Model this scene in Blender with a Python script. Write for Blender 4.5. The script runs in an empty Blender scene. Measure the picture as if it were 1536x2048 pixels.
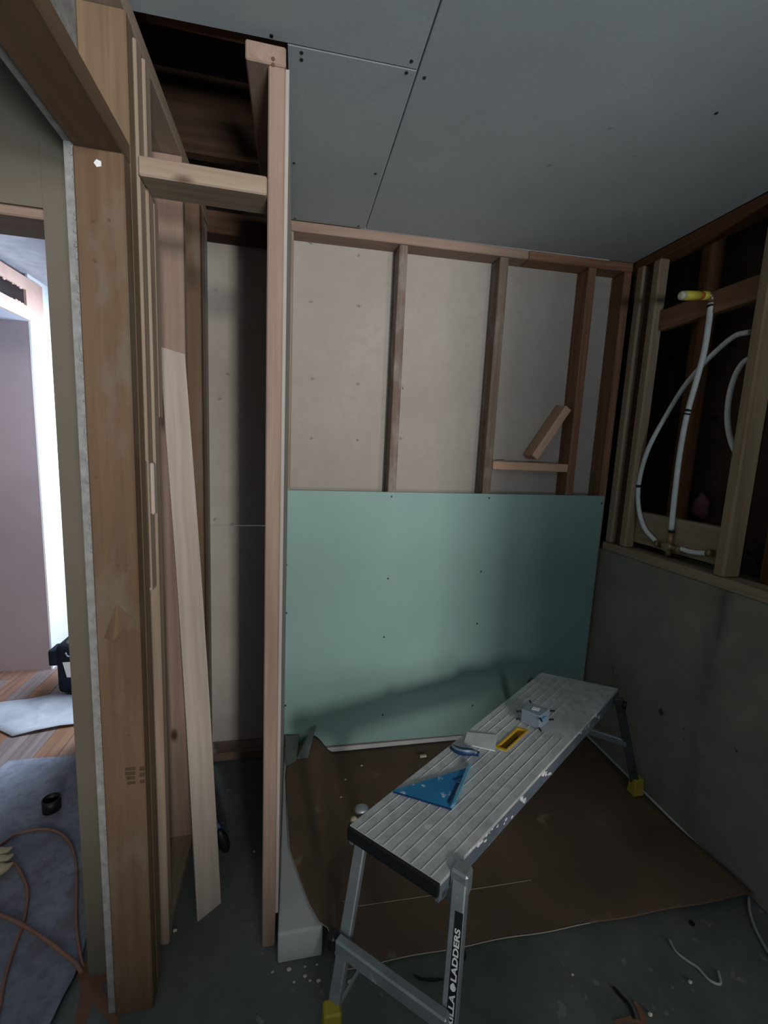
import bpy, bmesh, math, random
from mathutils import Vector, Matrix
random.seed(7)
scene = bpy.context.scene
col = scene.collection

# ------------------------------------------------------------------ camera
CAM = Vector((0, 0, 1.41))
F = 876.7
R = ((0.97895047, 0.0161331, 0.20345933),      # world x in camera (right, down, forward)
     (-0.19890292, -0.14807217, 0.96876842),   # world y
     (0.04575591, -0.98884496, -0.1417464))    # world z
cd = bpy.data.cameras.new('camera'); cam = bpy.data.objects.new('camera', cd); col.objects.link(cam)
cd.sensor_fit = 'HORIZONTAL'; cd.sensor_width = 36.0; cd.lens = 36.0 * F / 1536.0
cd.clip_start = 0.02; cd.clip_end = 60
cam.matrix_world = Matrix(((R[0][0], -R[0][1], -R[0][2], CAM.x),
                           (R[1][0], -R[1][1], -R[1][2], CAM.y),
                           (R[2][0], -R[2][1], -R[2][2], CAM.z), (0, 0, 0, 1)))
scene.camera = cam

# ------------------------------------------------------------------ light
vs = scene.view_settings
scene.display_settings.display_device = 'sRGB'
vs.view_transform = 'Standard'; vs.look = 'None'; vs.gamma = 1.0; vs.exposure = -0.12
vs.use_curve_mapping = False
w = bpy.data.worlds.new('daylight'); scene.world = w; w.use_nodes = True
w.node_tree.nodes['Background'].inputs[0].default_value = (0.62, 0.76, 0.82, 1)
w.node_tree.nodes['Background'].inputs[1].default_value = 0.22

def area(name, loc, target, sx, sy, power, color):
    l = bpy.data.lights.new(name, 'AREA'); l.shape = 'RECTANGLE'; l.size = sx; l.size_y = sy
    l.energy = power; l.color = color
    o = bpy.data.objects.new(name, l); col.objects.link(o); o.location = loc
    d = Vector(target) - Vector(loc)
    o.rotation_euler = d.to_track_quat('-Z', 'Y').to_euler()
    return o
area('rear_window_light', (1.22, -5.0, 2.0), (0.2, 1.9, 1.1), 0.34, 0.8, 195, (1.0, 0.95, 0.91))
area('corner_window_light', (2.25, -4.0, 1.35), (0.3, 1.9, 1.3), 0.9, 1.3, 95, (0.97, 0.97, 0.96))
area('ceiling_fill_light', (1.0, -2.75, 0.74), (1.1, 0.3, 2.27), 0.9, 0.8, 165, (0.88, 0.95, 1.0))  # added low fill, aimed up to brighten the ceiling
area('hall_window_light', (-0.60, 2.85, 1.45), (-1.6, 2.5, 0.7), 0.8, 1.3, 62, (0.66, 0.80, 1.0))

# ------------------------------------------------------------------ helpers
def ray(px, py):
    v = (px - 768.0, py - 1024.0, F)
    return Vector([sum(R[i][k] * v[k] for k in range(3)) for i in range(3)])
def onX(px, py, x): r = ray(px, py); return CAM + r * (x / r.x)
def onY(px, py, y): r = ray(px, py); return CAM + r * (y / r.y)
def onZ(px, py, z): r = ray(px, py); return CAM + r * ((z - CAM.z) / r.z)

def lin(c):
    if isinstance(c, str):
        c = tuple(int(c[i:i + 2], 16) / 255 for i in (0, 2, 4))
    return tuple(((v / 12.92) if v <= 0.04045 else ((v + 0.055) / 1.055) ** 2.4) for v in c) + (1.0,)

def newmat(name, rough=0.7, metal=0.0, spec=0.3):
    m = bpy.data.materials.new(name); m.use_nodes = True
    b = m.node_tree.nodes['Principled BSDF']
    b.inputs['Roughness'].default_value = rough; b.inputs['Metallic'].default_value = metal
    b.inputs['Specular IOR Level'].default_value = spec
    return m, m.node_tree, b

def ramp(nt, fac, stops):
    r = nt.nodes.new('ShaderNodeValToRGB'); nt.links.new(fac, r.inputs[0])
    e = r.color_ramp.elements
    while len(e) < len(stops): e.new(0.5)
    for k, (p, c) in enumerate(stops):
        e[k].position = p; e[k].color = c if len(c) == 4 else tuple(c) + (1,)
    return r.outputs[0]
def noise(nt, vec, scale, detail=4, rough=0.6, dist=0.0):
    n = nt.nodes.new('ShaderNodeTexNoise'); n.inputs['Scale'].default_value = scale
    n.inputs['Detail'].default_value = detail; n.inputs['Roughness'].default_value = rough
    n.inputs['Distortion'].default_value = dist
    nt.links.new(vec, n.inputs['Vector']); return n.outputs['Fac']
def coords(nt, scale=(1, 1, 1), rnd=True, loc=(0, 0, 0), kind='Object'):
    tc = nt.nodes.new('ShaderNodeTexCoord'); mp = nt.nodes.new('ShaderNodeMapping')
    mp.inputs['Scale'].default_value = scale; mp.inputs['Location'].default_value = loc
    src = tc.outputs[kind]
    if rnd:
        oi = nt.nodes.new('ShaderNodeObjectInfo'); ml = nt.nodes.new('ShaderNodeMath'); ml.operation = 'MULTIPLY'
        ml.inputs[1].default_value = 37.0; nt.links.new(oi.outputs['Random'], ml.inputs[0])
        ad = nt.nodes.new('ShaderNodeVectorMath'); ad.operation = 'ADD'
        nt.links.new(src, ad.inputs[0]); nt.links.new(ml.outputs[0], ad.inputs[1]); src = ad.outputs[0]
    nt.links.new(src, mp.inputs['Vector']); return mp.outputs[0]
def mix(nt, fac, a, b, mode='MIX'):
    m = nt.nodes.new('ShaderNodeMix'); m.data_type = 'RGBA'; m.blend_type = mode
    for s, v in ((m.inputs[0], fac), (m.inputs[6], a), (m.inputs[7], b)):
        if hasattr(v, 'is_linked'): nt.links.new(v, s)
        else: s.default_value = v
    return m.outputs[2]
def bump(nt, b, h, strength=0.2, dist=0.002):
    n = nt.nodes.new('ShaderNodeBump'); n.inputs['Strength'].default_value = strength
    n.inputs['Distance'].default_value = dist
    nt.links.new(h, n.inputs['Height']); nt.links.new(n.outputs[0], b.inputs['Normal'])

def wood(name, light, dark, knot='4a3020', knots=0.35, stain=None, rough=0.75):
    m, nt, b = newmat(name, rough)
    g = coords(nt, (1, 1, 0.045))
    n1 = noise(nt, g, 45, 5, 0.6, 0.6)
    c = ramp(nt, n1, [(0.33, lin(dark)), (0.66, lin(light))])
    g2 = coords(nt, (1, 1, 0.25))
    n2 = noise(nt, g2, 7, 3)
    c = mix(nt, ramp(nt, n2, [(0.35, (0, 0, 0, 1)), (0.7, (0.35, 0.35, 0.35, 1))]), c, lin(dark))
    # knots
    v = nt.nodes.new('ShaderNodeTexVoronoi'); v.inputs['Scale'].default_value = 9.0
    nt.links.new(coords(nt, (1, 1, 0.5)), v.inputs['Vector'])
    near = ramp(nt, v.outputs['Distance'], [(0.05, (1, 1, 1, 1)), (0.14, (0, 0, 0, 1))])
    sep = nt.nodes.new('ShaderNodeSeparateColor'); nt.links.new(v.outputs['Color'], sep.inputs[0])
    pick = ramp(nt, sep.outputs[0], [(1 - knots, (0, 0, 0, 1)), (1 - knots + 0.01, (1, 1, 1, 1))])
    k = mix(nt, 1.0, near, pick, 'MULTIPLY')
    c = mix(nt, k, c, lin(knot))
    if stain:
        n3 = noise(nt, coords(nt, (1, 1, 0.5)), 9, 4)
        c = mix(nt, ramp(nt, n3, [(0.52, (0, 0, 0, 1)), (0.66, (0.8, 0.8, 0.8, 1))]), c, lin(stain))
    nt.links.new(c, b.inputs['Base Color'])
    bump(nt, b, n1, 0.25, 0.001)
    return m
def mottled(name, a, bcol, scale=6, rough=0.85, spots=None, detail=6, bumpy=0.15, stretch=(1, 1, 1), rnd=False, metal=0.0, fine=None, spotrange=(0.62, 0.68), spotscale=18, spec=0.3, lo=0.35, hi=0.65):
    m, nt, b = newmat(name, rough, metal, spec)
    g = coords(nt, stretch, rnd)
    n1 = noise(nt, g, scale, detail)
    c = ramp(nt, n1, [(lo, lin(a)), (hi, lin(bcol))])
    if fine:
        n4 = noise(nt, g, fine[1], 3)
        c = mix(nt, ramp(nt, n4, [(0.45, (0, 0, 0, 1)), (0.7, (0.5, 0.5, 0.5, 1))]), c, lin(fine[0]))
    if spots:
        n3 = noise(nt, g, spotscale, 4, 0.55)
        c = mix(nt, ramp(nt, n3, [(spotrange[0], (0, 0, 0, 1)), (spotrange[1], (1, 1, 1, 1))]), c, lin(spots))
    nt.links.new(c, b.inputs['Base Color'])
    if bumpy: bump(nt, b, noise(nt, g, scale * 12, 4), bumpy, 0.002)
    return m
def plain(name, c, rough=0.6, metal=0.0, spec=0.4):
    m = mottled(name, c, tuple(min(1, v * 1.12) for v in [int(c[i:i + 2], 16) / 255 for i in (0, 2, 4)]), 14, rough, bumpy=0, metal=metal, spec=spec)
    return m

M = {}
M['pine'] = wood('pine', 'a49281', '8b7866', knots=0.22)
M['pine_tan'] = wood('pine_tan', '6f5844', '5f4a37', knots=0.22, stain='6f6253')
M['king'] = wood('pine_king', '7f6b54', '6b5843', knot='4a3822', knots=0.4)
M['pine_fresh'] = wood('pine_fresh', 'd0ac93', 'bb967d', knots=0.05)
M['pine_pale'] = wood('pine_pale', 'b8aca2', 'a3968a', knot='80654c', knots=0.12)
M['pine_red'] = wood('pine_red', '94705a', '73503c', knots=0.2)
M['pine_pink'] = wood('pine_pink', '9c8677', '877063', knots=0.06)
M['pine_brown'] = wood('pine_brown', '7a5439', '5c3d28', knots=0.2)
M['old_wood'] = wood('old_wood', '85746a', '65544a', knot='2c1c14', knots=0.3, stain='948a86')
M['dark_wood'] = wood('dark_wood', '5a4030', '3c2a1e', knots=0.3)
M['knotty'] = wood('knotty', '9d8a70', '83705a', knot='4a3524', knots=0.55)
M['gyp_back'] = mottled('gypsum_paper_back', 'a29a93', 'aca59e', 2.5, 0.9, fine=('9f9790', 25), bumpy=0.04)
M['gyp_ceiling'] = mottled('gypsum_ceiling', '9fa6a8', 'a9b0b2', 2.5, 0.8, fine=('969d9f', 130), bumpy=0.05)
M['gyp_edge'] = mottled('gypsum_core', '7d7c7a', '979694', 40, 0.95, bumpy=0.5)
M['green'] = mottled('green_board', '83a39e', '8aaaa5', 2.2, 0.55, bumpy=0.02, spec=0.35)
M['white'] = mottled('white_base', 'b4b4b4', 'c4c4c4', 5, 0.4, bumpy=0)
M['concrete_wall'] = mottled('concrete_wall', '79746a', '918b80', 3.2, 0.9, spots='3d3d39', spotrange=(0.69, 0.74), spotscale=14, fine=('7d7b74', 40), bumpy=0.2)
M['concrete_floor'] = mottled('concrete_floor', '4c524f', '696e6a', 3.5, 0.75, spots='7c7f78', spotrange=(0.66, 0.72), spotscale=26, fine=('565c58', 35), bumpy=0.15)
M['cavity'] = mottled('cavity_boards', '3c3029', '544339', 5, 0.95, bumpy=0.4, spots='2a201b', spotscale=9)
M['taupe'] = mottled('taupe_paint', '635b50', '6a6257', 2, 0.7, bumpy=0.04)
M['screw'] = plain('screw_steel', '1b1d20', 0.5)
M['nailhead'] = plain('nail_steel', '5a3f2a', 0.7)
M['tip'] = plain('screw_tip_steel', 'd0d0cc', 0.3, 0.6)
M['black'] = plain('black_plastic', '15171b', 0.5)
M['alu'] = mottled('aluminium', '8c9296', 'a5abaf', 9, 0.42, metal=0.55, bumpy=0.03, spots='d5d8d8', spotscale=30, spotrange=(0.66, 0.7))
M['alu_deck'] = mottled('dusty_deck', 'adb1b2', 'c2c5c5', 8, 0.75, metal=0.05, bumpy=0.05, fine=('8b9092', 30), spots='cfd2d0', spotscale=22, spotrange=(0.66, 0.72))
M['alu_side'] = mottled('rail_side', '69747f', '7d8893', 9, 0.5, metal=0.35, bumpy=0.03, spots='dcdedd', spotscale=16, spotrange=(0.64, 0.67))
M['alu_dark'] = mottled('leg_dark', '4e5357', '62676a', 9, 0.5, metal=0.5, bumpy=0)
M['rib'] = plain('rib_bright', 'c8cccc', 0.5, 0.2)
M['card_white'] = plain('card_white', 'b9bdc0', 0.7)
M['yellow'] = mottled('yellow_plastic', 'b8922a', 'd0a93c', 12, 0.5, bumpy=0)
M['yellow_foot'] = mottled('yellow_foot', '9c8a2c', 'b5a23c', 12, 0.6, bumpy=0, spots='6d6a45')
M['tube_yellow'] = plain('yellow_cap', 'd8cc4e', 0.45)
M['tube_clear'] = plain('pale_cap', 'cfc8b4', 0.35)
M['orange'] = plain('orange_tape', 'b9663a', 0.6)
M['pex'] = plain('white_pex', 'c9cfd0', 0.35)
M['brass'] = mottled('brass', '8d7560', 'a88f76', 20, 0.4, metal=0.6, bumpy=0)
M['blue'] = mottled('blue_paint', '1d6f9f', '2a82b3', 9, 0.45, bumpy=0, spots='b7c8d2', spotscale=24, spotrange=(0.62, 0.66))
M['blue_dark'] = plain('dark_blue', '14305c', 0.45)
M['blue_edge'] = plain('blue_edge', '5a8fab', 0.5)
M['knife'] = plain('knife_grey', '7a8794', 0.35, 0.5)
M['grey_pvc'] = mottled('grey_pvc', '7e8b96', '8f9ba5', 8, 0.5, bumpy=0)
M['card'] = mottled('cardboard', '5a4a3e', '70594a', 3.0, 0.85, fine=('6b5647', 14), spots='8f8271', spotscale=6, spotrange=(0.66, 0.76), bumpy=0.08)
M['card_edge'] = plain('card_edge', 'a59b8a', 0.9)
M['hardwood'] = wood('hardwood', '94705a', '6c5044', knot='50382a', knots=0.1, rough=0.45)
M['hardwood2'] = wood('hardwood_orange', '8f6b52', '77543f', knots=0.08, rough=0.45)
M['hardwood3'] = wood('hardwood_grey', '8d7d78', '6c5c58', knots=0.08, rough=0.45)
M['cloth'] = mottled('drop_cloth', '9a9da4', 'b2b4b8', 6, 0.9, bumpy=0.2)
M['rug'] = mottled('rug_pile', '72757e', '8e929c', 5, 1.0, fine=('5c5d66', 45), bumpy=0.6, spots='6a5c5e', spotscale=4, spotrange=(0.55, 0.75))
M['mauve'] = mottled('mauve_paint', '9d8d92', 'a6979b', 2, 0.6, bumpy=0.03)
M['pinkpaint'] = mottled('pink_plaster', 'c9a596', 'd6b4a5', 8, 0.8, bumpy=0.1)
M['bluewhite'] = mottled('pale_paint', 'b5b8c4', 'c2c5cf', 3, 0.7, bumpy=0.03)
M['hall_white'] = mottled('white_paint', 'e8e9ec', 'f2f3f5', 3, 0.6, bumpy=0.02)
M['texture_ceiling'] = mottled('textured_ceiling', 'a7a7ae', 'bbbbc2', 12, 0.9, bumpy=0.4)
M['maroon'] = mottled('maroon_paint', '8e4f53', '9b5b5f', 4, 0.7, bumpy=0.02)
M['brickish'] = mottled('brick_orange', 'a4755c', 'b88a70', 18, 0.9, bumpy=0.2)
M['bagnavy'] = mottled('bag_fabric', '0e1320', '171d2c', 12, 0.8, bumpy=0.2)
M['baggrey'] = mottled('bag_grey', '6c6862', '7d7972', 12, 0.8, bumpy=0.1)
M['cord'] = plain('orange_cord', '87604e', 0.6)
M['cream'] = plain('cream', 'a3977c', 0.8)
M['paint_red'] = mottled('spray_paint', '74503f', '845e4c', 14, 0.9, bumpy=0)
M['label_white'] = plain('label_white', 'd8d8d8', 0.6)
M['cable'] = plain('cable_white', '8e9690', 0.5)
M['crumb'] = plain('plaster_crumb', 'b8b2a6', 0.9)
M['rubble'] = plain('grey_scrap', '8e9490', 0.8)
M['stain'] = mottled('dust_mark', '8b8378', '968f85', 20, 0.95, bumpy=0)

_m = M['concrete_wall']; _nt = _m.node_tree; _b = _nt.nodes['Principled BSDF']
_src = _b.inputs['Base Color'].links[0].from_socket
_tc = _nt.nodes.new('ShaderNodeTexCoord'); _sx = _nt.nodes.new('ShaderNodeSeparateXYZ'); _nt.links.new(_tc.outputs['Object'], _sx.inputs[0])
_band = ramp(_nt, _sx.outputs['Y'], [(0.50, (0, 0, 0, 1)), (0.545, (.8, .8, .8, 1)), (0.62, (0, 0, 0, 1))])
_nz = ramp(_nt, noise(_nt, coords(_nt, (1, 1, .6), False), 9, 5), [(0.40, (0, 0, 0, 1)), (0.62, (1, 1, 1, 1))])
_nt.links.new(mix(_nt, mix(_nt, 1.0, _band, _nz, 'MULTIPLY'), _src, lin('56534a')), _b.inputs['Base Color'])   # a damp streak below a form seam

def tag(o, label=None, cat=None, group=None, kind=None):
    if label: o['label'] = label
    if cat: o['category'] = cat
    if group: o['group'] = group
    if kind: o['kind'] = kind
    return o
def empty(name, loc=(0, 0, 0), **k):
    o = bpy.data.objects.new(name, None); col.objects.link(o); o.location = loc; o.empty_display_size = 0.05
    return tag(o, **k)
def gpos(p):
    v = Vector((0, 0, 0))
    while p is not None: v += p.location; p = p.parent
    return v
def obj(name, bm, mat, parent=None, loc=None, smooth=False, **k):
    """bm is in world coordinates; the origin goes to loc (default: base centre)."""
    bm.normal_update()
    if loc is None:
        xs = [v.co for v in bm.verts]
        lo = Vector([min(c[i] for c in xs) for i in range(3)]); hi = Vector([max(c[i] for c in xs) for i in range(3)])
        loc = Vector(((lo.x + hi.x) / 2, (lo.y + hi.y) / 2, lo.z))
    loc = Vector(loc)
    for v in bm.verts: v.co -= loc
    me = bpy.data.meshes.new(name); bm.to_mesh(me); bm.free()
    for mm in (mat if isinstance(mat, (list, tuple)) else [mat]): me.materials.append(mm)
    if smooth:
        for p in me.polygons: p.use_smooth = True
    o = bpy.data.objects.new(name, me); col.objects.link(o)
    if parent: o.parent = parent; o.location = loc - (gpos(parent))
    else: o.location = loc
    return tag(o, **k)
def addbox(bm, x0, x1, y0, y1, z0, z1, mi=0):
    vs_ = [bm.verts.new((x, y, z)) for z in (z0, z1) for y in (y0, y1) for x in (x0, x1)]
    fs = []
    for f in ((0, 2, 3, 1), (4, 5, 7, 6), (0, 1, 5, 4), (2, 6, 7, 3), (0, 4, 6, 2), (1, 3, 7, 5)):
        fc = bm.faces.new([vs_[i] for i in f]); fc.material_index = mi; fs.append(fc)
    return vs_
def hexa(bm, p, mi=0):
    """p: 8 points, bottom 4 (ccw) then top 4."""
    v = [bm.verts.new(q) for q in p]
    for f in ((3, 2, 1, 0), (4, 5, 6, 7), (0, 1, 5, 4), (1, 2, 6, 5), (2, 3, 7, 6), (3, 0, 4, 7)):
        bm.faces.new([v[i] for i in f]).material_index = mi
    return v
def bev(bm, w_, seg=1):
    bmesh.ops.bevel(bm, geom=list(bm.edges), offset=w_, segments=seg, affect='EDGES', profile=0.5)
def box(name, x0, x1, y0, y1, z0, z1, mat, parent=None, bevel=0.0, **k):
    bm = bmesh.new(); addbox(bm, x0, x1, y0, y1, z0, z1)
    if bevel: bev(bm, bevel)
    return obj(name, bm, mat, parent, **k)
ROT = {'z': Matrix.Identity(3), 'y': Matrix(((1, 0, 0), (0, 0, 1), (0, -1, 0))), 'x': Matrix(((0, 0, 1), (0, 1, 0), (-1, 0, 0)))}
def lumber(name, x0, x1, y0, y1, z0, z1, mat, parent=None, axis='z', b=0.003, **k):
    """a board with its grain along axis; local z is the length"""
    d = Vector((x1 - x0, y1 - y0, z1 - z0)); c = Vector(((x0 + x1) / 2, (y0 + y1) / 2, (z0 + z1) / 2))
    rm = ROT[axis]; ld = rm.transposed() @ d
    ld = Vector([abs(v) for v in ld])
    bm = bmesh.new(); addbox(bm, -ld.x / 2, ld.x / 2, -ld.y / 2, ld.y / 2, -ld.z / 2, ld.z / 2)
    if b: bev(bm, b)
    me = bpy.data.meshes.new(name); bm.normal_update(); bm.to_mesh(me); bm.free(); me.materials.append(mat)
    o = bpy.data.objects.new(name, me); col.objects.link(o); o.rotation_euler = rm.to_euler()
    if parent: o.parent = parent; o.location = c - gpos(parent)
    else: o.location = c
    return tag(o, **k)
def board(name, p0, p1, u, w_, t, mat, parent=None, b=0.003, **k):
    """board from p0 to p1 (centre line), width w_ along u, thickness t; local z is the length"""
    p0, p1, u = Vector(p0), Vector(p1), Vector(u)
    zz = (p1 - p0).normalized(); u = (u - zz * u.dot(zz)).normalized(); vv = zz.cross(u)
    L = (p1 - p0).length
    bm = bmesh.new(); addbox(bm, -w_ / 2, w_ / 2, -t / 2, t / 2, -L / 2, L / 2)
    if b: bev(bm, b)
    me = bpy.data.meshes.new(name); bm.normal_update(); bm.to_mesh(me); bm.free(); me.materials.append(mat)
    o = bpy.data.objects.new(name, me); col.objects.link(o)
    o.rotation_euler = Matrix((u, vv, zz)).transposed().to_euler()
    c = (p0 + p1) / 2
    if parent: o.parent = parent; o.location = c - gpos(parent)
    else: o.location = c
    return tag(o, **k)
def spline(pts, n=8):
    pts = [Vector(p) for p in pts]; out = []
    P = [pts[0] * 2 - pts[1]] + pts + [pts[-1] * 2 - pts[-2]]
    for i in range(1, len(P) - 2):
        for j in range(n):
            t = j / n; a, b_, c, d = P[i - 1], P[i], P[i + 1], P[i + 2]
            out.append(0.5 * ((2 * b_) + (c - a) * t + (2 * a - 5 * b_ + 4 * c - d) * t * t + (3 * b_ - a - 3 * c + d) * t ** 3))
    out.append(pts[-1]); return out
def tube(bm, pts, r, seg=10, mi=0, caps=True):
    pts = [Vector(p) for p in pts]; rings = []
    n = len(pts); ref = Vector((0, 0, 1))
    prev = None
    for i, p in enumerate(pts):
        d = (pts[min(i + 1, n - 1)] - pts[max(i - 1, 0)]).normalized()
        if prev is None:
            a = d.cross(ref)
            if a.length < 0.1: a = d.cross(Vector((1, 0, 0)))
            a.normalize()
        else:
            a = (prev - d * prev.dot(d)).normalized()
        prev = a; b_ = d.cross(a)
        rr = r[i] if isinstance(r, (list, tuple)) else r
        rings.append([bm.verts.new(p + (a * math.cos(t) + b_ * math.sin(t)) * rr) for t in [2 * math.pi * j / seg for j in range(seg)]])
    for i in range(n - 1):
        for j in range(seg):
            f = bm.faces.new((rings[i][j], rings[i][(j + 1) % seg], rings[i + 1][(j + 1) % seg], rings[i + 1][j]))
            f.smooth = True; f.material_index = mi
    if caps:
        bm.faces.new(rings[0][::-1]).material_index = mi; bm.faces.new(rings[-1]).material_index = mi
def tubeobj(name, pts, r, mat, parent=None, seg=10, **k):
    bm = bmesh.new(); tube(bm, pts, r, seg); return obj(name, bm, mat, parent, **k)
def disc(bm, c, nrm, r, h=0.001, seg=8):
    c, nrm = Vector(c), Vector(nrm).normalized(); tube(bm, [c, c + nrm * h], r, seg)
def screws(parent, pts, nrm, r=0.004, name='screw', mat=None, h=0.0012):
    for p in pts:
        bm = bmesh.new(); disc(bm, p, nrm, r, h); obj(name, bm, mat or M['screw'], parent)

CZ = lambda x: 2.269 + 0.02 * x          # the ceiling climbs a little to the right

# ================================================================== SETTING
# floor (concrete slab) and hall floor
bm = bmesh.new(); addbox(bm, -3.2, 3.4, -3.6, 2.1, -0.1, 0.0)
floor = obj('floor', bm, M['concrete_floor'], kind='structure', label='dark grey dusty concrete floor slab')
bm = bmesh.new(); addbox(bm, -3.2, -0.43, 2.1001, 4.6, -0.1, 0.0)
hall_floor = obj('floor_hall', bm, M['hardwood3'], kind='structure', label='hall subfloor under the hardwood planks')
# hardwood planks beyond the rug
k = 0
for i in range(24):
    x0 = -2.9 + i * 0.095
    y = 1.05 - random.uniform(0, 0.5)
    while y < 4.4:
        L = random.uniform(0.6, 1.3)
        ya, yb = max(y, 1.80), min(y + L, 4.28)
        if yb - ya > 0.05:
            mt = random.choice([M['hardwood'], M['hardwood2'], M['hardwood3']])
            lumber('plank', x0, x0 + 0.093, ya, yb - 0.0015, 0.0003, 0.006 + random.uniform(-0.0004, 0.0004), mt, hall_floor, axis='y', b=0.001)
        y += L

# ceiling: three gypsum panels with open seams
ceiling = empty('ceiling', (0.6, 0.2, 2.27), kind='structure', label='grey unpainted drywall ceiling with open seams')
def panel(x0, x1, y0, y1):
    bm = bmesh.new(); t = 0.013
    hexa(bm, [(x0, y0, CZ(x0)), (x1, y0, CZ(x1)), (x1, y1, CZ(x1)), (x0, y1, CZ(x0)),
              (x0, y0, CZ(x0) + t), (x1, y0, CZ(x1) + t), (x1, y1, CZ(x1) + t), (x0, y1, CZ(x0) + t)])
    bev(bm, 0.0015)
    return obj('ceiling_panel', bm, M['gyp_ceiling'], ceiling)
def cscrews(p, pix):
    pts = []
    for a in pix:
        q = onZ(a[0], a[1], 2.27)
        for _ in range(3): q = onZ(a[0], a[1], CZ(q.x))
        pts.append(q)
    screws(p, pts, (0, 0, -1), 0.0042)
p1 = panel(-0.338, 0.2635, -3.5, 1.110); cscrews(p1, [(543, 71), (603, 105), (823, 122)])
p2 = panel(-0.028, 0.2625, 1.1125, 1.875); cscrews(p2, [(603, 119), (813, 145), (588, 326), (751, 347), (717, 452), (590, 437)])
p3 = panel(0.2665, 1.50, -3.5, 1.875); cscrews(p3, [(849, 155), (1433, 226)])
p4 = panel(1.502, 3.4, -3.5, 1.2)
# faint thumb smudges on the big panel
bm = bmesh.new()
for (a, b_, rr) in ((1098, 330, .016), (1220, 256, .013), (1270, 313, .009), (1060, 386, .009)):
    q = onZ(a, b_, 2.285); q = onZ(a, b_, CZ(q.x)); disc(bm, q, (0, 0, -1), rr * .5, 0.0004, 12)
obj('smudge', bm, mottled('smudge_grey', '8d9698', '949c9e', 20, 0.8, bumpy=0), ceiling)

# joists and boards above the open chase
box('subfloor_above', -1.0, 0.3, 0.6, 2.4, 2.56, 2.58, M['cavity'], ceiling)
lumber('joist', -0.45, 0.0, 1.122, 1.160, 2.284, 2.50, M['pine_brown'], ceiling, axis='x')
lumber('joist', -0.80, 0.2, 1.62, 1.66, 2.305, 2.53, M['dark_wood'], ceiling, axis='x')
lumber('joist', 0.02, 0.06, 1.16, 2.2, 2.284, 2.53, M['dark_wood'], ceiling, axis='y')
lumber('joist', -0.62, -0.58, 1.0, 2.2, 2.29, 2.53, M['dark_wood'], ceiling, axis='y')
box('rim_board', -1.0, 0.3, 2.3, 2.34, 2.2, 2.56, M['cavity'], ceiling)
tubeobj('cable_above', spline([(-0.7, 1.93, 2.40), (-0.3, 1.90, 2.395), (0.1, 1.93, 2.385)]), 0.006, M['black'], ceiling)

# ---- back wall
wb = empty('wall_back', (0.6, 1.92, 0), kind='structure', label='stud wall behind the green board with bare drywall backs between the studs')
box('drywall_back', -0.346, 1.52, 1.960, 1.973, 1.055, 2.27, M['gyp_back'], wb)
box('drywall_back', -0.346, 1.52, 1.960, 1.973, 0.0, 1.052, M['gyp_back'], wb)
def sloped_plate(name, x0, x1, y0, y1, dz0, dz1, mat, parent):
    bm = bmesh.new()
    L = x1 - x0; c = Vector(((x0 + x1) / 2, (y0 + y1) / 2, CZ((x0 + x1) / 2) + (dz0 + dz1) / 2))
    addbox(bm, -(dz1 - dz0) / 2, (dz1 - dz0) / 2, -(y1 - y0) / 2, (y1 - y0) / 2, -L / 2, L / 2); bev(bm, 0.003)
    me = bpy.data.meshes.new(name); bm.normal_update(); bm.to_mesh(me); bm.free(); me.materials.append(mat)
    o = bpy.data.objects.new(name, me); col.objects.link(o)
    o.rotation_euler = (Matrix.Rotation(-0.02, 3, 'Y') @ ROT['x']).to_euler()
    o.parent = parent; o.location = c - gpos(parent)
sloped_plate('top_plate', -0.035, 0.98, 1.873, 1.960, -0.038, -0.001, M['pine_pink'], wb)
sloped_plate('top_plate', 0.982, 1.50, 1.873, 1.960, -0.038, -0.001, M['pine_red'], wb)
for (x0, x1, mt) in ((-0.040, -0.014, 'pine'), (0.407, 0.443, 'old_wood'), (0.850, 0.890, 'old_wood'), (1.277, 1.316, 'pine_red'), (1.461, 1.499, 'pine_red')):
    lumber('stud', x0, x1, 1.8735, 1.9595, 0.04, CZ(x0) - 0.039, M[mt], wb)
lumber('blocking', 0.892, 1.276, 1.8735, 1.9595, 1.341, 1.379, M['pine_fresh'], wb, axis='x')
lumber('bottom_plate', -0.35, 1.5, 1.872, 1.9598, 0.001, 0.039, M['old_wood'], wb, axis='x')
lumber('rough_header', -0.349, -0.115, 1.873, 1.955, 2.182, 2.262, M['dark_wood'], wb, axis='x')
# screw points poking through the drywall, with torn paper
for (a, b_) in ((623, 603), (719, 612), (626, 757), (716, 768), (624, 876), (716, 880), (622, 486), (718, 511), (432, 579), (440, 797), (430, 1037), (465, 1047), (456, 748), (806, 775), (801, 876), (417, 1197)):
    q = onY(a, b_, 1.9598)
    bm = bmesh.new()
    tube(bm, [q, q + Vector((random.uniform(-.004, .006), -0.010, random.uniform(-.008, .003)))], [0.0024, 0.0006], 6)
    obj('screw_point', bm, M['tip'], wb)
    bm = bmesh.new(); c = bm.verts.new(q + Vector((0, -0.001, 0)))
    ring = [bm.verts.new(q + Vector((math.cos(t) * random.uniform(.003, .013), -random.uniform(.0012, .004), math.sin(t) * random.uniform(.003, .010)))) for t in [i * math.pi / 4 for i in range(8)]]
    for i in range(8): bm.faces.new((c, ring[i], ring[(i + 1) % 8]))
    obj('torn_paper', bm, mottled('torn', '7c766f', 'b0aaa2', 60, 0.9, bumpy=0) if 'torn' not in bpy.data.materials else bpy.data.materials['torn'], wb)

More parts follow.
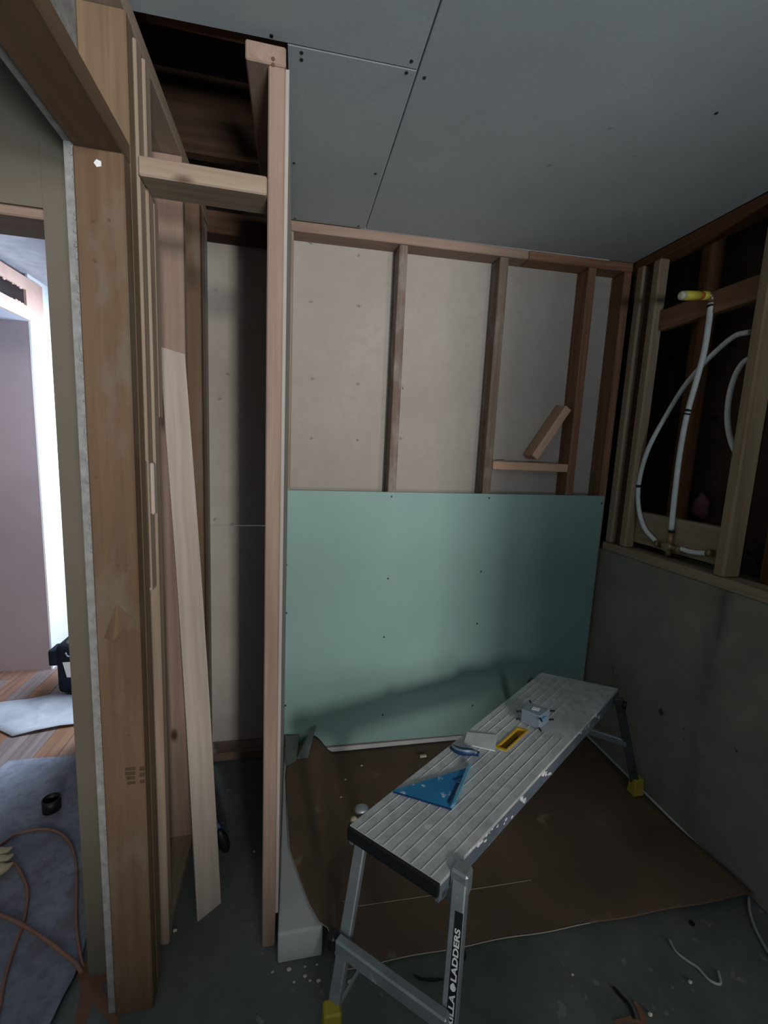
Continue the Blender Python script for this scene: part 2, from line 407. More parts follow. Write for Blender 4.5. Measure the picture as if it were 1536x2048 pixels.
# ---- right wall: concrete stem wall with short framing on its ledge
wr = empty('wall_right', (1.6, 0.6, 0), kind='structure', label='concrete stem wall with framing on its ledge')
box('concrete_base', 1.50, 2.0, -0.75, 2.1, 0.0, 0.972, M['concrete_wall'], wr, bevel=0.004)
lumber('bottom_plate', 1.498, 1.585, -0.75, 1.858, 0.973, 1.011, M['pine'], wr, axis='y')
for (x0, x1, y0, y1, z0, z1, mt) in ((1.50, 1.565, 1.806, 1.848, 1.012, 2.27, 'pine'), (1.515, 1.57, 1.760, 1.800, 1.012, 2.27, 'dark_wood'), (1.50, 1.548, 1.712, 1.754, 1.012, 2.262, 'pine'),
                                     (1.50, 1.575, 1.236, 1.278, 1.012, 2.262, 'knotty'), (1.50, 1.575, 0.70, 0.74, 1.012, 2.262, 'pine')):
    lumber('stud', x0, x1, y0, y1, z0, z1, M[mt], wr, b=0.006)
lumber('top_plate', 1.50, 1.589, -0.75, 1.858, 2.262, 2.298, M['pine_brown'], wr, axis='y')
board('blocking', (1.545, 1.280, 2.012), (1.545, 1.712, 2.010), (0, 0, 1), 0.082, 0.036, M['pine_red'], wr)
lumber('blocking', 1.540, 1.578, 1.279, 1.711, 1.040, 1.182, M['pine'], wr, axis='y')
# old boards and studs deep in the cavity
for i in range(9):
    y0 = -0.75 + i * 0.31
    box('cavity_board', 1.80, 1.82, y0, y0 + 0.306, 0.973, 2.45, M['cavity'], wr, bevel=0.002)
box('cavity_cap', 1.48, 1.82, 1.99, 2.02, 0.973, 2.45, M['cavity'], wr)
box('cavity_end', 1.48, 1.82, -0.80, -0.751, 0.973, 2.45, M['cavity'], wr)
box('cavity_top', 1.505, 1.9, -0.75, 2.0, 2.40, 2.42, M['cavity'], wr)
for y in (1.64, 1.20, 0.75): lumber('inner_stud', 1.66, 1.74, y, y + 0.036, 0.974, 2.40, M['pine_brown'], wr)
bm = bmesh.new()
q = Vector((1.78, 1.62, 1.22))
bmesh.ops.create_icosphere(bm, subdivisions=2, radius=0.05, matrix=Matrix.Translation(q) @ Matrix.Diagonal((.5, 1, 1.2, 1)))
for v in bm.verts: v.co += Vector((random.uniform(-1, 1), random.uniform(-1, 1), random.uniform(-1, 1))) * 0.008
obj('insulation_tuft', bm, mottled('pink_wool', '6f4a50', '80585e', 20, 1, bumpy=0.3), wr, smooth=True)
# unseen low wall and pier, added to darken the green board's bottom and right
wre = empty('shade_wall_rear', (0.6, -1.65, 0), kind='structure', label='added low wall with a pier behind the viewer, shading the green board')
box('shade_low_wall', -0.4, 1.5, -1.70, -1.60, 0, 1.04, M['concrete_wall'], wre)
box('pier', 1.03, 1.50, -1.70, -1.60, 1.041, 2.26, M['gyp_back'], wre)  # added upright blocker that shades the right of the green board

# ---- left wall: door trimmer, header and studs
wl = empty('wall_left', (-0.366, 1.2, 0), kind='structure', label='stripped stud wall beside the doorway on the left')
tr = lumber('trimmer_stud', -0.408, -0.322, 0.992, 1.030, 0.0, 1.937, M['pine_tan'], wl, label='wide tan trimmer stud of the doorway with glue smears')
lumber('king_stud', -0.408, -0.323, 1.032, 1.068, 0.0, 2.205, M['king'], wl)
lumber('header', -0.408, -0.322, -1.2, 1.031, 1.938, 1.974, M['pine_tan'], wl, axis='y', label='door header running towards the viewer')
lumber('top_plate', -0.408, -0.324, -1.2, 1.95, 2.206, 2.243, M['pine'], wl, axis='y')
lumber('cripple_stud', -0.406, -0.323, 0.55, 0.588, 1.976, 2.204, M['pine'], wl)
lumber('stud', -0.408, -0.324, 1.090, 1.127, 1.05, 2.204, M['pine'], wl)
lumber('stud', -0.408, -0.322, 1.138, 1.176, 0.0, 2.204, M['pine'], wl)
lumber('stud', -0.400, -0.322, 1.178, 1.212, 1.46, 1.944, M['pine'], wl)
lumber('shim', -0.323, -0.314, 1.092, 1.112, 1.235, 1.355, M['pine_pale'], wl)
lumber('filler_strip', -0.400, -0.326, 1.069, 1.089, 1.06, 1.36, M['pine'], wl)
lumber('stud', -0.408, -0.324, 1.462, 1.498, 0.0, 2.204, M['pine_pink'], wl)
lumber('stud', -0.408, -0.324, 1.702, 1.74, 0.0, 2.204, M['pine_tan'], wl)
lumber('stud', -0.408, -0.326, 1.742, 1.80, 0.0, 2.204, M['pine_pink'], wl)
lumber('stud', -0.408, -0.330, 1.802, 1.872, 0.0, 2.20, M['gyp_back'], wl)
lumber('bottom_plate', -0.407, -0.326, 1.178, 1.87, 0.0, 0.037, M['pine'], wl, axis='y')
box('hall_side_drywall', -0.4250, -0.4085, 1.0, 1.95, 0, 2.25, M['gyp_edge'], wl)
box('hall_side_drywall', -0.4250, -0.4085, -1.2, 1.0, 1.945, 2.25, M['gyp_edge'], wl)
# rough cut edge of the drywall: torn crumbs along the jamb
bm = bmesh.new()
for i in range(230):
    z = random.uniform(0.02, 1.93); s = random.uniform(0.0012, 0.0042)
    x = -0.4085 + random.uniform(-0.004, 0.001)
    bmesh.ops.create_icosphere(bm, subdivisions=1, radius=s, matrix=Matrix.Translation((x, 0.9985, z)) @ Matrix.Diagonal((1, .6, random.uniform(.8, 2.2), 1)))
obj('torn_edge', bm, M['gyp_edge'], wl, kind='stuff')
screws(wl, [onY(a, b_, 0.9921) for (a, b_) in ((185, 441), (218, 440), (190, 522), (236, 1132), (253, 1131), (192, 955), (257, 1470))], (0, -1, 0), 0.0032, 'nail', M['nailhead'])
bm = bmesh.new(); disc(bm, onY(196, 327, 0.9919), (0, -1, 0), 0.007, 0.001, 5); obj('plaster_chip', bm, M['label_white'], wl)
# gouge and peeled splinter on the trimmer
bm = bmesh.new()
a0, a1, a2 = onY(233, 1208, 0.9915), onY(207, 1276, 0.9915), onY(226, 1284, 0.984)
a3 = onY(262, 1235, 0.9905)
v = [bm.verts.new(p) for p in (a0, a1, a2, a3)]; bm.faces.new(v)
obj('peeled_splinter', bm, M['pine_tan'], wl)
# faint grade stamp
bm = bmesh.new()
for (a, b_, c, d) in ((250, 1536, 271, 1540), (250, 1545, 271, 1549), (252, 1554, 270, 1558), (254, 1564, 271, 1568), (279, 1534, 289, 1541), (279, 1546, 289, 1553), (280, 1560, 289, 1566)):
    p0, p1 = onY(a, b_, 0.9915), onY(c, d, 0.9915); addbox(bm, p0.x, p1.x, 0.9914, 0.9919, p1.z, p0.z)
obj('grade_stamp', bm, plain('stamp_ink', '463524', 0.9), wl)

# tub-end wall (between chase and shower)
wm = empty('wall_middle', (-0.06, 1.48, 0), kind='structure', label='narrow stud wall ending in one slim stud in front of the green board')
lumber('stud', -0.066, -0.030, 1.086, 1.172, 0.0, 2.204, M['pine_pink'], wm, label='pinkish full height stud in the middle of the view')
lumber('stud', -0.066, -0.030, 1.44, 1.526, 0.0, 2.204, M['pine_red'], wm)
lumber('stud', -0.100, -0.062, 1.74, 1.86, 0.0, 2.204, M['pine_red'], wm)
box('side_board', -0.0298, -0.0225, 1.089, 1.858, 0.105, 2.203, M['gyp_back'], wm)
lumber('top_plate', -0.113, -0.030, 1.086, 1.872, 2.205, 2.243, M['pine_pink'], wm, axis='y')
lumber('blocking', -0.324, -0.067, 1.080, 1.169, 1.947, 1.985, M['pine'], wm, axis='x', label='horizontal block bridging the two stud walls')
screws(wm, [onY(546, 118, 1.0858), onY(546, 130, 1.0858)], (0, -1, 0), 0.004, 'nail', M['nailhead'])

# ---- hall seen through the doorway on the left
wh = empty('wall_hall', (-1.0, 1.15, 0), kind='structure', label='taupe hall wall with a doorway')
box('wall_surface', -0.506, -0.4255, 1.09, 1.205, 0.0, 2.26, M['taupe'], wh)
box('wall_surface', -1.36, -0.5062, 1.09, 1.205, 1.862, 2.26, M['taupe'], wh)
box('wall_surface', -3.0, -1.3602, 1.09, 1.205, 0.0, 2.26, M['taupe'], wh)
lumber('door_head', -1.355, -0.507, 1.093, 1.203, 1.842, 1.8615, M['pine_pink'], wh, axis='x')
wp = empty('wall_pier', (-2.0, 2.9, 0), kind='structure', label='mauve pier with a bright white side in the room beyond')
box('pier_front', -3.1, -1.412, 2.82, 3.03, 0.0, 2.26, M['mauve'], wp)
box('pier_side', -1.4115, -1.402, 2.8195, 3.04, 0.0, 2.26, M['hall_white'], wp)
box('opening_head', -1.50, -1.402, 3.0405, 4.3, 1.905, 2.26, M['hall_white'], wp)
box('shelf_edge', -1.49, -1.38, 3.045, 3.30, 1.880, 1.904, M['taupe'], wp)
# soffit box with a ragged hole
sf = empty('soffit', (-1.8, 2.3, 2.0), kind='structure', label='pink plastered soffit box with a ragged dark hole')
SX = -1.388
def sq(a, b_): return onX(a, b_, SX)
ysof0, ysof1 = 1.9, 2.93
hz0, hz1, hy1 = 2.070, 2.150, 2.77
box('soffit_face', SX - 0.012, SX, hy1, ysof1, 2.003, 2.215, M['pinkpaint'], sf)
box('soffit_face', SX - 0.012, SX, ysof0, hy1, 2.003, hz0, M['pinkpaint'], sf)
box('soffit_face', SX - 0.012, SX, ysof0, hy1, hz1, 2.215, M['pinkpaint'], sf)
box('soffit_bottom', -2.6, SX - 0.012, ysof0, 2.8195, 2.003, 2.015, M['bluewhite'], sf)
box('soffit_end', -1.411, SX - 0.0121, 2.8196, ysof1, 2.003, 2.215, M['hall_white'], sf)
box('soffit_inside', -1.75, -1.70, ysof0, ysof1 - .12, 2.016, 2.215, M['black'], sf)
bm = bmesh.new()
for i in range(26):
    y = random.uniform(2.3, hy1); z = random.choice([hz0, hz1]) + random.uniform(-0.004, 0.004)
    bmesh.ops.create_icosphere(bm, subdivisions=1, radius=random.uniform(.005, .014), matrix=Matrix.Translation((SX - 0.006, y, z)) @ Matrix.Diagonal((.4, 1, .6, 1)))
obj('ragged_edge', bm, M['pinkpaint'], sf, kind='stuff')
box('ceiling_hall', -3.2, -0.43, 1.206, 4.6, 2.245, 2.26, M['texture_ceiling'], kind='structure', label='pale textured ceiling of the room beyond')
wfar = box('wall_far', -3.2, -0.43, 4.3, 4.4, 0, 2.26, M['maroon'], kind='structure', label='maroon far wall behind the white pier')
box('wainscot', -3.2, -0.43, 4.285, 4.2999, 0, 0.62, M['brickish'], wfar)
box('wall_ledge', -2.2, -1.9, 4.20, 4.2999, 1.535, 1.56, M['cream'], wfar)
tubeobj('wall_bracket', [(-2.05, 4.29, 1.36), (-1.93, 4.2, 1.46)], 0.012, M['cream'], wfar)
box('hall_light_block', -0.92, -0.4255, 2.04, 2.13, 0, 2.245, M['taupe'], kind='structure')  # unseen return, added to keep the hall light off the near rug
box('wall_hall_left', -3.3, -3.2, 1.0, 4.6, 0, 2.26, M['mauve'], kind='structure')

# ================================================================== THINGS
# ---- green moisture resistant board on the back wall
gb = empty('drywall_sheet', (0.72, 1.867, 0.03), label='mint green moisture-resistant drywall sheet screwed to the back studs', cat='drywall sheet')
bm = bmesh.new()
hexa(bm, [(-0.036, 1.860, 0.040), (1.482, 1.860, 0.026), (1.482, 1.872, 0.026), (-0.036, 1.872, 0.040),
          (-0.036, 1.860, 1.223), (1.482, 1.860, 1.234), (1.482, 1.872, 1.234), (-0.036, 1.872, 1.223)]); bev(bm, 0.001)
obj('panel_face', bm, M['green'], gb)
screws(gb, [onY(a, b_, 1.8600) for (a, b_) in ((573, 983), (783, 993), (978, 996), (1203, 1007), (573, 1130), (776, 1157), (962, 1143), (573, 1226), (768, 1274), (954, 1247), (571, 1411), (765, 1430), (945, 1411))], (0, -1, 0), 0.0042)

# ---- low curb stub and protective sheet
sb = empty('low_curb', (0.04, 1.40, 0), label='low white boxed curb at the foot of the middle stud, half under the brown sheet', cat='curb')
bm = bmesh.new(); addbox(bm, -0.0215, 0.100, 1.038, 1.80, 0.001, 0.097); bev(bm, 0.005, 2)
obj('curb_body', bm, M['white'], sb)
box('base_strip', 0.101, 1.488, 1.8602, 1.872, 0.003, 0.025, M['white'], wb, bevel=0.002)
box('floor_caulk', 1.490, 1.4995, 0.99, 1.858, 0.0005, 0.010, M['white'], wr, bevel=0.002)
def sm(t): t = max(0.0, min(1.0, t)); return t * t * (3 - 2 * t)
def zsh(x, y):
    return 0.006 + 0.096 * sm((.205 - x) / .10) * sm((y - .995) / .036) + .030 * sm((x - .5) / .95) * sm((1.30 - y) / .34) + .0012 * math.sin(5 * x + 6 * y) * sm((y - 1.1) / .2) * sm((x - .2) / .2) + .0012
def zs(y): return 0.010
def left_edge(y):
    pts = [(0.90, 0.16), (0.99, 0.150), (1.02, 0.125), (1.045, 0.090), (1.10, 0.064), (1.18, 0.038), (1.29, 0.006), (1.45, -0.004), (1.62, -0.012), (1.72, 0.0), (1.80, 0.05), (1.858, 0.10)]
    for (a, xa), (b_, xb) in zip(pts, pts[1:]):
        if a <= y <= b_: return xa + (xb - xa) * (y - a) / (b_ - a)
    return pts[0][1] if y < pts[0][0] else pts[-1][1]
NX, NY = 70, 60
bm = bmesh.new(); G = []
for j in range(NY + 1):
    t = (j / NY) ** 1.35
    row = []
    for i in range(NX + 1):
        u = (i / NX) ** 1.3
        x_ = .15 + u * 1.33
        yf = 0.992 - 0.034 * sm((x_ - .45) / 1.0) + .002 * math.sin(23 * x_)
        y = yf + (1.852 - yf) * t
        le = left_edge(y); x = le + u * (1.486 - le)
        row.append(bm.verts.new((x, y, zsh(x, y))))
    G.append(row)
for j in range(NY):
    for i in range(NX):
        f = bm.faces.new((G[j][i], G[j][i + 1], G[j + 1][i + 1], G[j + 1][i])); f.smooth = True
rim = [G[0][i].co.copy() + Vector((0, -.001, 0)) for i in range(2, 46)]
lrim = [G[j][0].co.copy() for j in range(0, 40)]
cs = obj('protective_sheet', bm, M['card'], label='large brown cardboard protection sheet on the floor of the alcove', cat='sheet')
md = cs.modifiers.new('thickness', 'SOLIDIFY'); md.thickness = 0.0025; md.offset = -1
bm = bmesh.new(); tube(bm, [Vector((x, 1.150 - .02 * (x - .2), zsh(x, 1.15) + .0004)) for x in [0.17 + k * .05 for k in range(8)] + [0.56 + k * .04 for k in range(7)]], 0.0008, 5); obj('crease', bm, M['card_edge'], cs)
bm = bmesh.new(); tube(bm, rim, 0.0014, 5); obj('torn_rim', bm, M['card_edge'], cs)
bm = bmesh.new(); tube(bm, lrim, 0.0014, 5); obj('torn_rim', bm, M['card_edge'], cs)

# plaster crumbs and scraps
pts = [(691, 1560, .045), (682, 1595, .045), (723, 1532, .045), (610, 1934, .002), (578, 1940, .002), (634, 1930, .002), (637, 1963, .002), (610, 1953, .002), (712, 1928, .002), (508, 1704, .002), (545, 1945, .002), (620, 1962, .002), (588, 1965, .002), (1215, 1840, .06), (1300, 2030, .002), (700, 1965, .002), (350, 1862, .002), (478, 1502, .045), (1145, 1950, .002), (1380, 1965, .002)]
bm = bmesh.new()
for (a, b_, z) in pts:
    q = onZ(a, b_, z); s = random.uniform(.003, .006)
    if z > .01:
        for _ in range(4): q = onZ(a, b_, zs(q.y) + .001)
    bmesh.ops.create_icosphere(bm, subdivisions=1, radius=s, matrix=Matrix.Translation(q + Vector((0, 0, s * .4))) @ Matrix.Diagonal((1.2, .9, .6, 1)))
obj('plaster_crumbs', bm, M['crumb'], label='scattered white plaster crumbs on floor and sheet', cat='debris', kind='stuff')
q = onZ(846, 1514, 0.010)
bm = bmesh.new(); addbox(bm, q.x - .016, q.x + .016, q.y - .007, q.y + .007, q.z + .001, q.z + .009); bev(bm, .002)
obj('drywall_scrap', bm, M['crumb'], label='tiny oblong plaster offcut on the sheet behind the platform', cat='offcut')

# grey strip scrap leaning against board at its left foot
bm = bmesh.new()
a = [Vector(p) for p in ((0.121, 1.853, 0.150), (0.100, 1.853, 0.145), (0.030, 1.70, 0.108), (0.078, 1.70, 0.108))]
nn = Vector((0.002, -0.003, 0))
vA = [bm.verts.new(p) for p in a]; bm.faces.new(vA)
bmesh.ops.solidify(bm, geom=list(bm.faces), thickness=0.003)
obj('trim_offcut', bm, M['rubble'], label='thin grey strip leaning against the lower left of the green sheet', cat='offcut')
bm = bmesh.new()
vA = [bm.verts.new(p) for p in (Vector((-0.018, 1.845, 0.12)), Vector((0.045, 1.845, 0.115)), Vector((0.030, 1.69, 0.108)), Vector((-0.012, 1.66, 0.108)))]; bm.faces.new(vA)
bmesh.ops.solidify(bm, geom=list(bm.faces), thickness=0.004)
obj('drywall_scrap', bm, M['rubble'], label='pale torn drywall scrap in the corner behind the middle stud', cat='offcut')

# ---- loose timber
lb = Vector((-0.226, 1.2095 + .012, 0.002)); lt = Vector((-0.3525, 1.436, 1.665))
# skewed face: bottom edge turned towards the stud, so build it as a hexahedron in its own frame
zz = (lt - lb).normalized()
bl, br_ = Vector((-0.256, 1.186, 0.002)), Vector((-0.197, 1.232, 0.002))
tl, tr_ = Vector((-0.3875, 1.432, 1.675)), Vector((-0.320, 1.440, 1.66))
back = Vector((-0.012, 0.034, 0)); backt = Vector((-0.004, 0.020, -.004))
back = Vector((-0.008, 0.018, 0))
X_ = (br_ - bl).normalized(); Y_ = zz.cross(X_).normalized(); X_ = Y_.cross(zz).normalized()
Rm = Matrix((X_, Y_, zz)).transposed(); c = (lb + lt) / 2
bm = bmesh.new()
P8 = [bl, br_, br_ + back, bl + back, tl, tr_, tr_ + backt, tl + backt]
hexa(bm, [Rm.transposed() @ (p - c) for p in P8]); bmesh.ops.recalc_face_normals(bm, faces=list(bm.faces))
bmesh.ops.subdivide_edges(bm, edges=[e for e in bm.edges if e.calc_length() > 1], cuts=10)
for v in bm.verts: v.co.x += 0.006 * math.sin((v.co.z + .8) * 1.9)
me = bpy.data.meshes.new('loose_board'); bm.normal_update(); bm.to_mesh(me); bm.free(); me.materials.append(M['pine_pale'])
o = bpy.data.objects.new('loose_board', me); col.objects.link(o); o.location = c; o.rotation_euler = Rm.to_euler()
tag(o, 'long pale pine board leaning in the gap between the left studs and the middle stud', 'board')
# knot ring drawn by a shallow ridge
kn = onY(382, 1272, 1.275)
bm = bmesh.new()
def onboard(a, b_):
    n = (br_ - bl).cross(tl - bl).normalized(); r = ray(a, b_); t = (bl - CAM).dot(n) / r.dot(n); return CAM + r * (t * 0.9995)
tube(bm, [onboard(a, b_) for (a, b_) in ((372, 1268), (383, 1264), (394, 1264), (402, 1268), (404, 1277), (398, 1285), (388, 1292), (378, 1301))], 0.0011, 5)
ko = obj('knot_ring', bm, M['dark_wood']); ko.parent = o; ko.matrix_parent_inverse = (Matrix.Translation(c) @ Rm.to_4x4()).inverted()
bm = bmesh.new(); q = onboard(381, 1274)
nrm = (br_ - bl).cross(tl - bl).normalized(); nrm = nrm if nrm.y < 0 else -nrm
disc(bm, q, nrm, 0.010, 0.0006, 14)
ko = obj('knot', bm, M['pine_red']); ko.parent = o; ko.matrix_parent_inverse = (Matrix.Translation(c) @ Rm.to_4x4()).inverted()

board('wood_offcut', (1.098, 1.915, 1.404), (1.246, 1.915, 1.640), (0, 1, 0), 0.086, 0.038, M['pine_fresh'],
      label='short two-by-four offcut leaning against a back stud on the block', cat='offcut')
tubeobj('bent_nail', [onY(990, 920, 1.872), onY(1007, 919, 1.868)], 0.0016, M['screw'], label='small dark nail sticking out above the back wall block', cat='nail')

# blue and black long tool behind the leaning board
tl_ = empty('long_level', (-0.21, 1.40, 0), label='long dark blue tool leaning behind the pale board', cat='tool')
a0 = onZ(450, 1706, 0.02); a1 = onY(343, 1418, 1.535)
d = (a1 - a0)
board('tool_body', a0 + d * .16, a0 + d * .80, (1, .3, 0), 0.034, 0.022, M['black'], tl_, b=0.004)
board('blue_grip', a0 + d * .80, a1, (1, .3, 0), 0.040, 0.028, M['blue_dark'], tl_, b=0.006)
board('blue_collar', a0 + d * .10, a0 + d * .20, (1, .3, 0), 0.036, 0.026, M['blue_dark'], tl_, b=0.004)
bm = bmesh.new(); bmesh.ops.create_uvsphere(bm, u_segments=16, v_segments=10, radius=0.032, matrix=Matrix.Translation(a0 + d * .06 + Vector((0.004, 0, .012))) @ Matrix.Rotation(-.3, 4, 'Y') @ Matrix.Diagonal((.62, .5, 1.5, 1)))
obj('rubber_end', bm, M['black'], tl_, smooth=True)
for t, hh in ((.30, .03), (.16, .05)):
    p = a0 + d * t + Vector((0.004, -0.016, 0)); board('silver_mark', p, p + d.normalized() * hh, (1, .3, 0), 0.009, 0.003, M['label_white'], tl_, b=0)
p = a0 + d * .76 + Vector((.010, -0.016, 0)); board('silver_mark', p, p + d.normalized() * .05, (1, .3, 0), 0.009, 0.003, M['label_white'], tl_, b=0)

# ---- shower plumbing in the right wall
sp = empty('shower_plumbing', (1.53, 1.5, 1.06), label='white plastic shower pipes and valve mounted between the right wall studs', cat='plumbing')
XP = 1.527
riser = [onX(a, b_, XP) for (a, b_) in ((1422, 606), (1417, 650), (1408, 705), (1392, 765), (1374, 830), (1360, 905), (1350, 985), (1342, 1062))]
tubeobj('riser_pipe', spline(riser, 6), 0.0105, M['pex'], sp, 12)
left = [onX(a, b_, XP + .018) for (a, b_) in ((1500, 664), (1470, 672), (1435, 700), (1400, 735), (1365, 778), (1330, 835))] + [onX(a, b_, XP) for (a, b_) in ((1300, 890), (1283, 940), (1276, 985), (1279, 1025), (1290, 1058), (1311, 1082))]
tubeobj('supply_pipe', spline(left, 6), 0.0095, M['pex'], sp, 12)
tubeobj('supply_pipe', spline([onX(a, b_, XP) for (a, b_) in ((1360, 1097), (1378, 1103), (1398, 1106), (1416, 1106))], 6), 0.0095, M['pex'], sp, 12)
tubeobj('return_pipe', spline([onX(a, b_, XP + .02) for (a, b_) in ((1512, 715), (1490, 722), (1472, 748), (1459, 790), (1455, 840), (1463, 885), (1480, 920))], 6), 0.0095, M['pex'], sp, 12)
for (a, b_, c2, d2) in ((1376, 818, 1375, 823), (1375, 826, 1374, 829), (1343, 1060, 1342.5, 1065), (1420.5, 611, 1421, 615)):
    p, q = onX(a, b_, XP), onX(c2, d2, XP); tubeobj('crimp_ring', [p, q], 0.0125, M['black'], sp, 12)
p, q = onX(1277.5, 970, XP), onX(1277.2, 975, XP); tubeobj('crimp_ring', [p, q], 0.012, M['black'], sp, 12)
tubeobj('valve_stem', [onX(1342, 1066, XP), onX(1340, 1092, XP)], 0.011, M['brass'], sp, 12)
bm = bmesh.new()
vb = onX(1338, 1094, XP)
tube(bm, [vb + Vector((0, .050, .004)), vb + Vector((0, -.052, -.001))], 0.010, 12)
tube(bm, [vb + Vector((0.02, 0, 0)), vb + Vector((-.02, 0, 0))], 0.019, 14)
tube(bm, [vb, vb + Vector((0, 0, -.035))], 0.011, 10)
obj('valve_body', bm, M['brass'], sp)
for dy in (.052, -.052):
    tubeobj('valve_union', [vb + Vector((-.004, dy - .008, 0)), vb + Vector((-.004, dy + .008, 0))], 0.0145, M['brass'], sp, 12)
tubeobj('outlet_union', [onX(1415, 1106, XP), onX(1426, 1107, XP)], 0.0145, M['brass'], sp, 12)
e0 = onX(1422, 597, XP)
bm = bmesh.new(); tube(bm, [e0 + Vector((0, 0, -.012)), e0 + Vector((0.0, 0, .016))], 0.013, 12); tube(bm, [e0 + Vector((0.01, 0, .008)), e0 + Vector((-.02, 0, .008))], 0.013, 12)
obj('shower_elbow', bm, M['brass'], sp)
e1 = e0 + Vector((-.018, 0, .008))
tip = onY(1359, 591, e1.y)
dd = tip - e1
tubeobj('stub_cap', [e1, e1 + dd * .18], 0.0155, M['tube_yellow'], sp, 14)
tubeobj('tape_band', [e1 + dd * .18, e1 + dd * .34], 0.0135, M['orange'], sp, 14)
tubeobj('yellow_stub', [e1 + dd * .34, e1 + dd * .86], 0.0165, M['tube_yellow'], sp, 14)
bm = bmesh.new(); tube(bm, [e1 + dd * .86, e1 + dd * .95, e1 + dd * 1.0], [0.0165, 0.015, 0.008], 14); obj('stub_tip', bm, M['tube_clear'], sp)

# ---- work platform
wpf = empty('work_platform', (0.65, 1.2, 0), label='paint-splashed aluminium folding work platform standing over the sheet', cat='work platform')
A, B, C_, D_ = Vector((.1586, 1.0013, .44)), Vector((.3415, .8174, .44)), Vector((1.082, 1.626, .47)), Vector((1.337, 1.4636, .47))
def dk(s, t, dz=0.0):
    p = (A * (1 - t) + B * t) * (1 - s) + (C_ * (1 - t) + D_ * t) * s
    return Vector((p.x, p.y, p.z + dz))
def dhex(bm, s0, s1, t0, t1, z0, z1, mi=0):
    hexa(bm, [dk(s0, t1, z0), dk(s1, t1, z0), dk(s1, t0, z0), dk(s0, t0, z0), dk(s0, t1, z1), dk(s1, t1, z1), dk(s1, t0, z1), dk(s0, t0, z1)], mi)
hs0, hs1, ht0, ht1 = 0.452, 0.585, 0.41, 0.545
bm = bmesh.new()
dhex(bm, 0, hs0, 0, 1, -.012, 0); dhex(bm, hs1, 1, 0, 1, -.012, 0); dhex(bm, hs0, hs1, 0, ht0, -.012, 0); dhex(bm, hs0, hs1, ht1, 1, -.012, 0)
obj('deck_tread', bm, M['alu_deck'], wpf)
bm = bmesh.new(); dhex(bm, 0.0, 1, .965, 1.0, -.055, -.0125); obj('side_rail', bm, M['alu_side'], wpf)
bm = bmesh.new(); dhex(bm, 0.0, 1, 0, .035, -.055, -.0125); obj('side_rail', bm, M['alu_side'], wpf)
for i in range(9):
    t = 0.09 + i * 0.103
    bm = bmesh.new()
    for (a, b_) in (((0, .97),) if not (ht0 - .01 < t < ht1 + .01) else ((0, hs0 - .01), (hs1 + .01, .97))):
        b2 = min(b_, 0.60) if i > 5 else b_
        dhex(bm, a, b2, t - .0026, t + .0026, 0, .0014)
    obj('tread_rib', bm, M['rib'], wpf)
bm = bmesh.new(); dhex(bm, -.008, 0.001, 0, 1, -.036, -.003)
obj('end_cap', bm, M['black'], wpf)
bm = bmesh.new(); dhex(bm, 0.999, 1.006, 0, 1, -.036, -.003); obj('end_cap', bm, M['black'], wpf)
bm = bmesh.new(); dhex(bm, 0.01, 0.028, 0.0, 1, -.058, -.036); obj('end_crossbar', bm, M['alu'], wpf)
# yellow carry handle frame in the slot
bm = bmesh.new()
e = .008; f_ = .020
dhex(bm, hs0, hs0 + e, ht0, ht1, -.03, .003); dhex(bm, hs1 - e, hs1, ht0, ht1, -.03, .003)
dhex(bm, hs0 + e, hs1 - e, ht0, ht0 + f_, -.03, .003); dhex(bm, hs0 + e, hs1 - e, ht1 - f_, ht1, -.03, .003)
obj('handle_slot', bm, M['yellow'], wpf)
# legs
def leg(p0, p1, mat, w_=.032, t=.020, u=None, **k):
    return board('leg', p0, p1, u or (B - A), w_, t, mat, wpf, b=.003, **k)
l1b = Vector((.112, .872, .03)); l1t = dk(.03, .06, -.02)
leg(l1b, l1t, M['alu'])
l2b = Vector((.322, .672, .03)); l2t = dk(.045, 1.075, -.004)
lg2 = leg(l2b, l2t, M['alu'], .034, .030)
l3b = Vector((1.444, 1.418, zs(1.418) + .031)); l3t = dk(.965, 1.05, -.02)
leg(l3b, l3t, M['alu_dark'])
l4b = Vector((1.15, 1.735, zs(1.735) + .031)); l4t = dk(.965, -.05, -.02)
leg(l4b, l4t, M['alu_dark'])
def foot(p, s=1.0, u=None):
    bm = bmesh.new(); addbox(bm, p.x - .026, p.x + .026, p.y - .022, p.y + .022, p.z - .029, p.z + .045)
    for v in bm.verts:
        if v.co.z > p.z: v.co.x = p.x + (v.co.x - p.x) * .8; v.co.y = p.y + (v.co.y - p.y) * .8
    bev(bm, .004); return obj('rubber_foot', bm, M['yellow_foot'], wpf)
foot(l1b); foot(l2b); foot(l3b); foot(l4b)
# rungs
r0 = l1b.lerp(l1t, .42); r1 = l2b.lerp(l2t, .42)
dr = (r1 - r0).normalized(); off = Vector((-.02, -.014, 0))
board('rung', r0 - dr * .004 + off, r1 + dr * .01 + off, (0, 0, 1), .040, .024, M['alu'], wpf, b=.004)
board('rung_cap', r0 - dr * .030 + off, r0 - dr * .004 + off, (0, 0, 1), .042, .030, M['black'], wpf, b=.006)
r0 = l4b.lerp(l4t, .50); r1 = l3b.lerp(l3t, .50)
board('rung', r0, r1, (0, 0, 1), .030, .022, M['alu'], wpf, b=.004)
r0 = l1b.lerp(l1t, .03); r1 = l1b.lerp(l1t, .42) + Vector((.05, -.03, -.03))
board('brace_strap', r0, r1, (0, 0, 1), .010, .004, M['alu'], wpf, b=.001)
